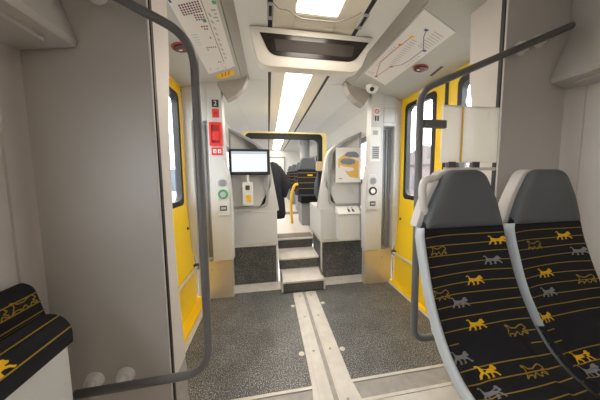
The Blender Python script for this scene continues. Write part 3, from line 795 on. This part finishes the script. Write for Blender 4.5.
# EMB = EMBLEMS_A
def make_seat(x0, label, emb, name='passenger_seat'):
    e = empty(name, (x0, .6, 0), label, 'train seat', 'patterned seats by the partition')
    us = [-1, -.985, -.96, -.92] + [-.88 + i * .088 for i in range(21)] + [.92, .96, .985, 1]
    ss = [SL_ * i / 72 for i in range(73)]
    g = MB(); g.grid(lambda u, s: seat_pt(u, s, 0, HW, x0), us, ss, 'fabric', True)
    def sfn(a, b_, off): return seat_pt(a / HW, -b_, off, HW, x0)
    # woven stripes
    k = 0; s = .062
    while s < SL_ - .04:
        def sy(u): return s + .0015 * math.sin(3 * u + k) - .004 * u + .003 * u * u
        segs = [(-1, 1)]
        if .385 < s < .475: segs = [(-1, -.72), (.72, 1)]
        for a, c in segs:
            n = max(3, int((c - a) * 16)); U = [a + (c - a) * i / n for i in range(n + 1)]
            w = .0015
            g.grid(lambda u, v: seat_pt(u, sy(u) + v, .0016, HW, x0), U, [-w, w], 'fgold', True)
        s += .0345; k += 1
    for kind, u, s_, sz in emb: emblem(g, sfn, kind, u * HW, -s_, sz, .0022, True)
    cov = g.build('seat_cover', e, smooth=True)
    # shell behind
    sh = MB()
    sh.grid(lambda u, s: seat_pt(u * .93, s, -.045, .185, x0), [-1, -.97, -.9, -.6, -.3, 0, .3, .6, .9, .97, 1], [.015] + [SL_ * i / 40 for i in range(1, 39)], 'shell', True)
    o = sh.build('seat_shell', e, smooth=True, solid=.028)
    # side flange strips
    for sg in (-1,):
        fl = MB()
        send = SL_ * .80 if x0 < 1 else .40
        N = 30; S = [.03 + (send - .03) * i / N for i in range(N + 1)]
        prof_ = [(0, -.02), (.003, .010), (.012, .016), (.022, .010), (.024, -.02)] if sg < 0 else [(0, -.03), (.001, .004), (.003, .007), (.006, .004), (.008, -.03)]
        pts = []
        for s in S:
            p, n = prof_at(s)
            taper = min(1, (s - .03) / .03 + .35) * (1 if x0 < 1 else max(.03, 1 - (s / .40) ** .9)); hws = HW + .004 * max(0, min(1, (s - .06) / .25))
            for a, d in prof_:
                pts.append((x0 + sg * (hws + .001 + a * taper), p.x + n.x * (d if x0 < 1 else d - .012 * s / .4), p.y + n.y * (d if x0 < 1 else d - .012 * s / .4)))
        m = len(prof_); fs = []
        for i in range(N):
            for j in range(m): fs.append((i * m + j, i * m + (j + 1) % m, (i + 1) * m + (j + 1) % m, (i + 1) * m + j))
        fs += [tuple(range(m)), tuple(N * m + j for j in range(m))]
        fl.add(pts, fs, 'shell'); fl.build('side_flange', e, smooth=True, bevel=.003)
    # headrest: tapered pad with cream shell behind
    H = rpoly([(-.174, 1.042), (.174, 1.042), (.168, 1.065), (.138, 1.15), (.086, 1.245), (.056, 1.264), (-.056, 1.264), (-.086, 1.245), (-.138, 1.15), (-.168, 1.065)], [.004, .004, .02, .03, .015, .02, .02, .015, .03, .02])
    def hfn(a, b_, d):
        return (x0 + .003 + a, .754 + d + .008 * (1 - (a / .18) ** 2), b_)
    g = MB()
    c = (0, 1.14)
    lay = [(1.0, .05), (1.0, .012), (.975, .002), (.93, -.004), (.7, -.008), (.35, -.010)]
    n = len(H); pts = []
    for sc_, d in lay:
        for x, z in H: pts.append(hfn(c[0] + (x - c[0]) * sc_, c[1] + (z - c[1]) * sc_, d))
    fs = [tuple(range(n))[::-1]]
    for l in range(len(lay) - 1):
        for i in range(n): fs.append((l * n + i, l * n + (i + 1) % n, (l + 1) * n + (i + 1) % n, (l + 1) * n + i))
    fs.append(tuple((len(lay) - 1) * n + i for i in range(n)))
    g.add(pts, fs, 'head'); g.build('headrest', e, smooth=True)
    W = rpoly([(-.196, 1.045), (.170, 1.045), (.140, 1.14), (.078, 1.262), (-.094, 1.266), (-.162, 1.15)], [.01, .01, .06, .04, .04, .06])
    g = MB(); g.prism(W, hfn, .03, .075, 'shellw'); g.build('headrest_shell', e, bevel=.01, seg=3)
    # seat foot
    g = MB(); g.box(x0 - .10, x0 + .10, .30, .62, 0, .05, 'darkgrey'); g.prism([(.34, .05), (.60, .05), (.56, .575), (.36, .575)], YZ, x0 - .06, x0 + .06, 'saloon'); g.build('pedestal', e, bevel=.006)
    return e
SA, SB = .742, 1.138
EMB_A = [('y', 0.767, 0.091, 0.058), ('o', -0.667, 0.115, 0.06), ('g', 0.567, 0.164, 0.058), ('y', 0.067, 0.23, 0.058), ('o', -0.833, 0.266, 0.06), ('g', -0.4, 0.297, 0.058), ('y', -0.2, 0.369, 0.058), ('o', 0.567, 0.4, 0.06), ('g', -0.867, 0.448, 0.058), ('y', -0.467, 0.491, 0.058), ('o', 0.367, 0.509, 0.06), ('g', -0.633, 0.539, 0.058)]
EMB_B = [('y', 0.467, 0.091, 0.058), ('o', -0.4, 0.121, 0.06), ('g', 0.733, 0.157, 0.058), ('y', -0.3, 0.23, 0.058), ('o', 0.667, 0.266, 0.06), ('g', -0.4, 0.297, 0.058), ('y', -0.833, 0.375, 0.058), ('y', -0.6, 0.497, 0.058), ('g', -0.7, 0.533, 0.058)]
make_seat(SA, 'patterned seat with grab loop, next to the grab rail', EMB_A)
make_seat(SB, 'patterned seat next to the side wall, without a grab loop', EMB_B)
seat = [o for o in COL.objects if o.name == 'passenger_seat'][0]
g = MB(); g.tube(fillet([(.67, .80, 1.235), (.59, .80, 1.226), (.582, .80, 1.19), (.582, .79, 1.115), (.612, .785, 1.085)], .04), .0145, 'shellw', 12); g.build('grab_loop', seat, smooth=True)
g = MB(); g.disc((.5485, .642, .727), (-1, 0, 0), .024, .014, 'shell'); g.build('pivot_cap', seat, bevel=.004)

# ---------------------------------------------------------------- folding seat on the side wall
e = empty('folding_seat', (-.7, .55, .45), 'folded-up side seat with yellow lion pattern against the wall', 'folding seat')
FY0, FY1, BY1 = .30, .775, .855
g = MB(); g.prism(rpoly([(-.795, .78), (-.795, .90), (-.775, .922), (-.74, .905), (-.71, .78)], [0, .01, .02, .03, 0]), lambda a, b_, d: (a, d, b_), FY0, BY1, 'fabric')
def bfn(a, b_, off): return (-.74 + .03 * (.905 - b_) / .125 + off, a, b_)
for z in (.885, .855, .825): 
    g.add([bfn(FY0, z - .0018, .003), bfn(BY1 - .007, z - .0018, .003), bfn(BY1 - .007, z + .0018, .003), bfn(FY0, z + .0018, .003)], [(0, 1, 2, 3)], 'fgold')
for y, s in ((.80, .06), (.72, .06), (.58, .06)): emblem(g, bfn, 'o', y, .872, s, .004)
g.build('back_pad', e, bevel=.012, seg=3)
P = rpoly([(-.700, .775), (-.697, .815), (-.66, .85), (-.615, .838), (-.592, .80), (-.594, .752)], [.0, .02, .03, .025, .02, 0])
g = MB(); g.prism(P, lambda a, b_, d: (a, d, b_), FY0, FY1, 'fabric')
def cfn(a, b_, off): # top roll: b_ runs over the curve
    pts = [(-.700, .815), (-.66, .852), (-.615, .840), (-.592, .80), (-.594, .755)]
    L = [0]
    for i in range(4): L.append(L[-1] + math.hypot(pts[i + 1][0] - pts[i][0], pts[i + 1][1] - pts[i][1]))
    s = max(0, min(L[-1] - 1e-6, b_)); i = max(j for j in range(4) if L[j] <= s); q = (s - L[i]) / (L[i + 1] - L[i])
    x = pts[i][0] + (pts[i + 1][0] - pts[i][0]) * q; z = pts[i][1] + (pts[i + 1][1] - pts[i][1]) * q
    return (x + off * .7, a, z + off * .7)
for s in (.045, .098, .145):
    g.add([cfn(FY0, s - .002, .004), cfn(FY1 - .006, s - .002, .004), cfn(FY1 - .006, s + .002, .004), cfn(FY0, s + .002, .004)], [(0, 1, 2, 3)], 'fgold')
def cf2(a, b_, off): return cfn(a, .125 - b_, off)
emblem(g, cf2, 'y', .575, 0.0, .066, .006); emblem(g, cf2, 'y', .42, 0.004, .062, .008)
g.build('cushion', e, bevel=.01, seg=3)
g = MB(); g.prism([(-.70, .46), (-.70, .79), (-.597, .758), (-.597, .47)], lambda a, b_, d: (a, d, b_), FY0 + .005, FY1 - .01, 'pillar'); g.build('seat_shell', e, bevel=.01)
g = MB(); g.box(-.80, -.70, FY0 + .02, FY1 - .03, .46, .80, 'pillar'); g.build('wall_bracket', e)
g = MB(); g.ring(rrect(.58, .66, .60, .68, .006), rrect(.59, .65, .61, .67, .004), YZ, -.598, -.592, 'labelgrey'); g.build('socket_plate', e)

# ---------------------------------------------------------------- portal frame and saloon beyond
e = empty('portal_frame', (.27, 3.4, .4), 'yellow arched portal frame with black rubber seal at the top of the steps', 'portal frame')
PY_ = 3.38
def arch(x0, x1, zt, r, w, zb=.402):
    o = [(x0, zb), (x0, zt - r)] + [(x0 + r - r * math.cos(t * math.pi / 12), zt - r + r * math.sin(t * math.pi / 12)) for t in range(1, 7)] + [(x1 - r + r * math.sin(t * math.pi / 12), zt - r + r * math.cos(t * math.pi / 12)) for t in range(0, 6)] + [(x1, zt - r), (x1, zb)]
    return o
def archring(g, o, i, d0, d1, m):
    P = o + i[::-1]; n = len(o); vs = [XZ(a, c, d) for d in (d0, d1) for a, c in o] ; vs += [XZ(a, c, d) for d in (d0, d1) for a, c in i]
    fs = []
    for k in range(n - 1):
        fs += [(k, k + 1, 2 * n + k + 1, 2 * n + k), (n + k, 3 * n + k, 3 * n + k + 1, n + k + 1), (k, n + k, n + k + 1, k + 1), (2 * n + k, 2 * n + k + 1, 3 * n + k + 1, 3 * n + k)]
    g.add(vs, fs, m)
g = MB(); archring(g, arch(-.34, .86, 1.858, .05, 0), arch(-.31, .80, 1.838, .06, 0), PY_, PY_ + .12, 'portal'); g.build('yellow_frame', e)
g = MB(); archring(g, arch(-.31, .80, 1.838, .06, 0), arch(-.26, .735, 1.765, .07, 0), PY_ + .02, PY_ + .10, 'dark'); g.build('black_seal', e)
g = MB(); g.box(.69, .79, PY_ - .04, PY_ + .0, 1.30, 1.44, 'tan'); lb = g.build('latch_block', e, bevel=.015); lb['label'] = 'tan block'

def saloon_seat(x, y, label, face=-1, name='saloon_seat'):
    e = empty(name, (x, y, .4), label, 'train seat', 'seats in the raised saloon')
    s = face
    g = MB(); g.prism([(y + s * .42, .78), (y - s * .02, .76), (y - s * .10, 1.34), (y - s * .02, 1.34), (y + s * .06, .90), (y + s * .44, .90)], YZ, x - .2, x + .2, 'fabric')
    for z in (1.0, 1.1, 1.2, 1.28):
        t = (z - .9) / .44; yy = y + s * (.06 - .08 * t) + s * .004
        g.box(x - .19, x + .19, yy - .002, yy + .002, z - .004, z + .004, 'fgold')
    t = .75; yy = y + s * (.06 - .08 * t); g.box(x - .02, x + .07, yy - .006, yy + .006, 1.225, 1.25, 'fyellow')
    g.build('seat_cushion', e, bevel=.02)
    g = MB(); g.prism(rpoly([(x - .18, 1.34), (x + .18, 1.34), (x + .12, 1.55), (x - .12, 1.55)], .04), XZ, y - s * .12, y - s * .03, 'head'); g.build('headrest', e, bevel=.015)
    g = MB(); g.box(x - .19, x + .19, *sorted((y + s * .38, y - s * .05)), .40, .77, 'saloon'); g.build('seat_base', e, bevel=.01)
    return e
saloon_seat(.72, 4.15, 'black patterned saloon seat seen through the portal frame, beside the yellow pole')
saloon_seat(1.2, 4.15, 'black patterned saloon seat behind the car poster glass')
for y, nm in ((5.6, 'second row'), (6.9, 'third row'), (8.1, 'last row')):
    for x, w in ((.83, 'on the poster side aisle'), (1.245, 'at the window behind the poster'), (-.17, 'on the monitor side aisle'), (-.58, 'at the window behind the monitor')):
        saloon_seat(x, y, 'dark patterned saloon seat in the %s, %s' % (nm, w))
# coats
e = empty('dark_coat', (.1, 3.45, 1.3), 'black coat with a hanging sleeve at the edge of the glass screen below the lights', 'coat')
g = MB(); P = [(.09, 1.43, .04), (.075, 1.38, .09), (.085, 1.25, .12), (.10, 1.05, .12), (.12, .85, .11), (.15, .66, .095), (.155, .60, .07)]
g.tube([(x, 3.45, z) for x, z, r in P], [r for x, z, r in P], 'coat', 14); g.build('coat_body', e, smooth=True)
g = MB(); g.tube([(.13, 3.43, 1.36), (.20, 3.42, 1.22), (.235, 3.42, 1.08), (.205, 3.42, .92)], [.05, .07, .075, .05], 'coat', 12); g.build('sleeve', e, smooth=True)
g = MB(); g.tube([(.05, 3.45, 1.40), (-.0, 3.45, 1.45)], .012, 'rail', 8); g.build('hook', e)
e = empty('slate_jacket', (.72, 3.8, 1.2), 'slate blue jacket hanging inside the portal frame beside the saloon seat', 'jacket')
g = MB(); g.tube([(.84, 3.603, 1.42), (.83, 3.603, 1.3), (.80, 3.603, 1.1), (.79, 3.603, .95), (.82, 3.603, .85)], [.03, .06, .085, .08, .05], 'coat2', 14); g.build('jacket_body', e, smooth=True)
g = MB(); g.tube([(.84, 3.603, 1.42), (.85, 3.603, 1.47)], .01, 'rail', 8); g.build('hanger_loop', e)
e = empty('grab_pole', (.6, 4.05, .4), 'yellow bent pole beside the black saloon seat', 'pole')
g = MB(); g.tube(fillet([(.39, 3.98, .402), (.37, 3.98, .74), (.385, 3.98, .92), (.44, 3.98, 1.07), (.50, 3.98, 1.09)], .08), .024, 'sticker', 10); g.build('pole_tube', e, smooth=True)
e = empty('saloon_column', (.95, 6.2, .4), 'pale round column rising among the saloon seats', 'column')
g = MB(); g.tube([(.98, 6.25, .402), (.98, 6.25, 2.19)], .13, 'saloon', 20); g.build('column_shaft', e, smooth=True)
# end door of the saloon
d3 = struct(empty('door_3', (.33, 9.19, .4)))
g = MB(); g.ring(rrect(.02, .66, .402, 1.95, .03), rrect(.07, .61, .45, 1.90, .03), XZ, 9.15, 9.198, 'saloon'); g.build('door_frame', d3)
g = MB(); g.box(.07, .61, 9.17, 9.19, .45, 1.90, 'white'); g.build('door_panel', d3)

# ---------------------------------------------------------------- outside
b = MB(); b.box(-60, 60, -40, 60, -1.3, -1.2, 'asphalt'); struct(b.build('ground'))
def building(x, y, w, d, h, rh, wm, label):
    e = empty('building', (x, y, -1.2), label, 'building')
    g = MB(); g.box(x - w / 2, x + w / 2, y - d / 2, y + d / 2, -1.2, h, wm); g.build('wall', e)
    if rh:
        g = MB(); g.prism([(y - d / 2 - .3, h), (y + d / 2 + .3, h), (y, h + rh)], YZ, x - w / 2 - .3, x + w / 2 + .3, 'roof'); g.build('roof', e)
    for i in range(4):
        yy = y - d / 2 + d * (i + .5) / 4
        g = MB(); sx = x - w / 2 - .03 if x > 0 else x + w / 2 - .02
        g.box(sx, sx + .05, yy - .5, yy + .5, h - 2.2, h - .8, 'darkgrey'); g.build('window', e)
building(16, 17.5, 6, 11, 2.0, 1.6, 'pink', 'pink gabled building outside the door beside the frosted screen')
building(-16, 46, 8, 14, 2.2, 0, 'plaster', 'blue grey flat building outside the door beside the emergency handle')
building(-18, 28, 6, 8, 1.6, .9, 'plaster', 'low grey gabled building outside the door beside the emergency handle')

# ---------------------------------------------------------------- world, camera
w = bpy.data.worlds.new('World'); C.world = w; w.use_nodes = True
bg = w.node_tree.nodes['Background']; bg.inputs['Color'].default_value = (.93, .96, 1, 1); bg.inputs['Strength'].default_value = 7.6

F_, PX_, PYX = 231.0, 310.0, 195.0
cam = bpy.data.cameras.new('camera'); co = bpy.data.objects.new('camera', cam); COL.objects.link(co)
cam.sensor_fit = 'HORIZONTAL'; cam.sensor_width = 36; cam.lens = 36 * F_ / 600
cam.shift_x = -(PX_ - 300) / 600; cam.shift_y = (PYX - 200) / 600; cam.clip_start = .01
yw, pt, rl = R(10.12), R(5.08), R(-.44)
fw = Vector((math.sin(yw) * math.cos(pt), math.cos(yw) * math.cos(pt), -math.sin(pt)))
rt = Vector((math.cos(yw), -math.sin(yw), 0)); up = rt.cross(fw)
r2 = rt * math.cos(rl) + up * math.sin(rl); u2 = -rt * math.sin(rl) + up * math.cos(rl)
mw = Matrix((r2, u2, -fw)).transposed().to_4x4(); mw.translation = (0, 0, 1.25); co.matrix_world = mw
C.camera = co
C.view_settings.view_transform = 'Standard'; C.view_settings.look = 'None'; C.view_settings.gamma = 1
C.view_settings.use_curve_mapping = False; C.view_settings.exposure = 0.12
C.cycles.use_denoising = True
C.cycles.max_bounces = 10; C.cycles.diffuse_bounces = 5; C.cycles.transparent_max_bounces = 16
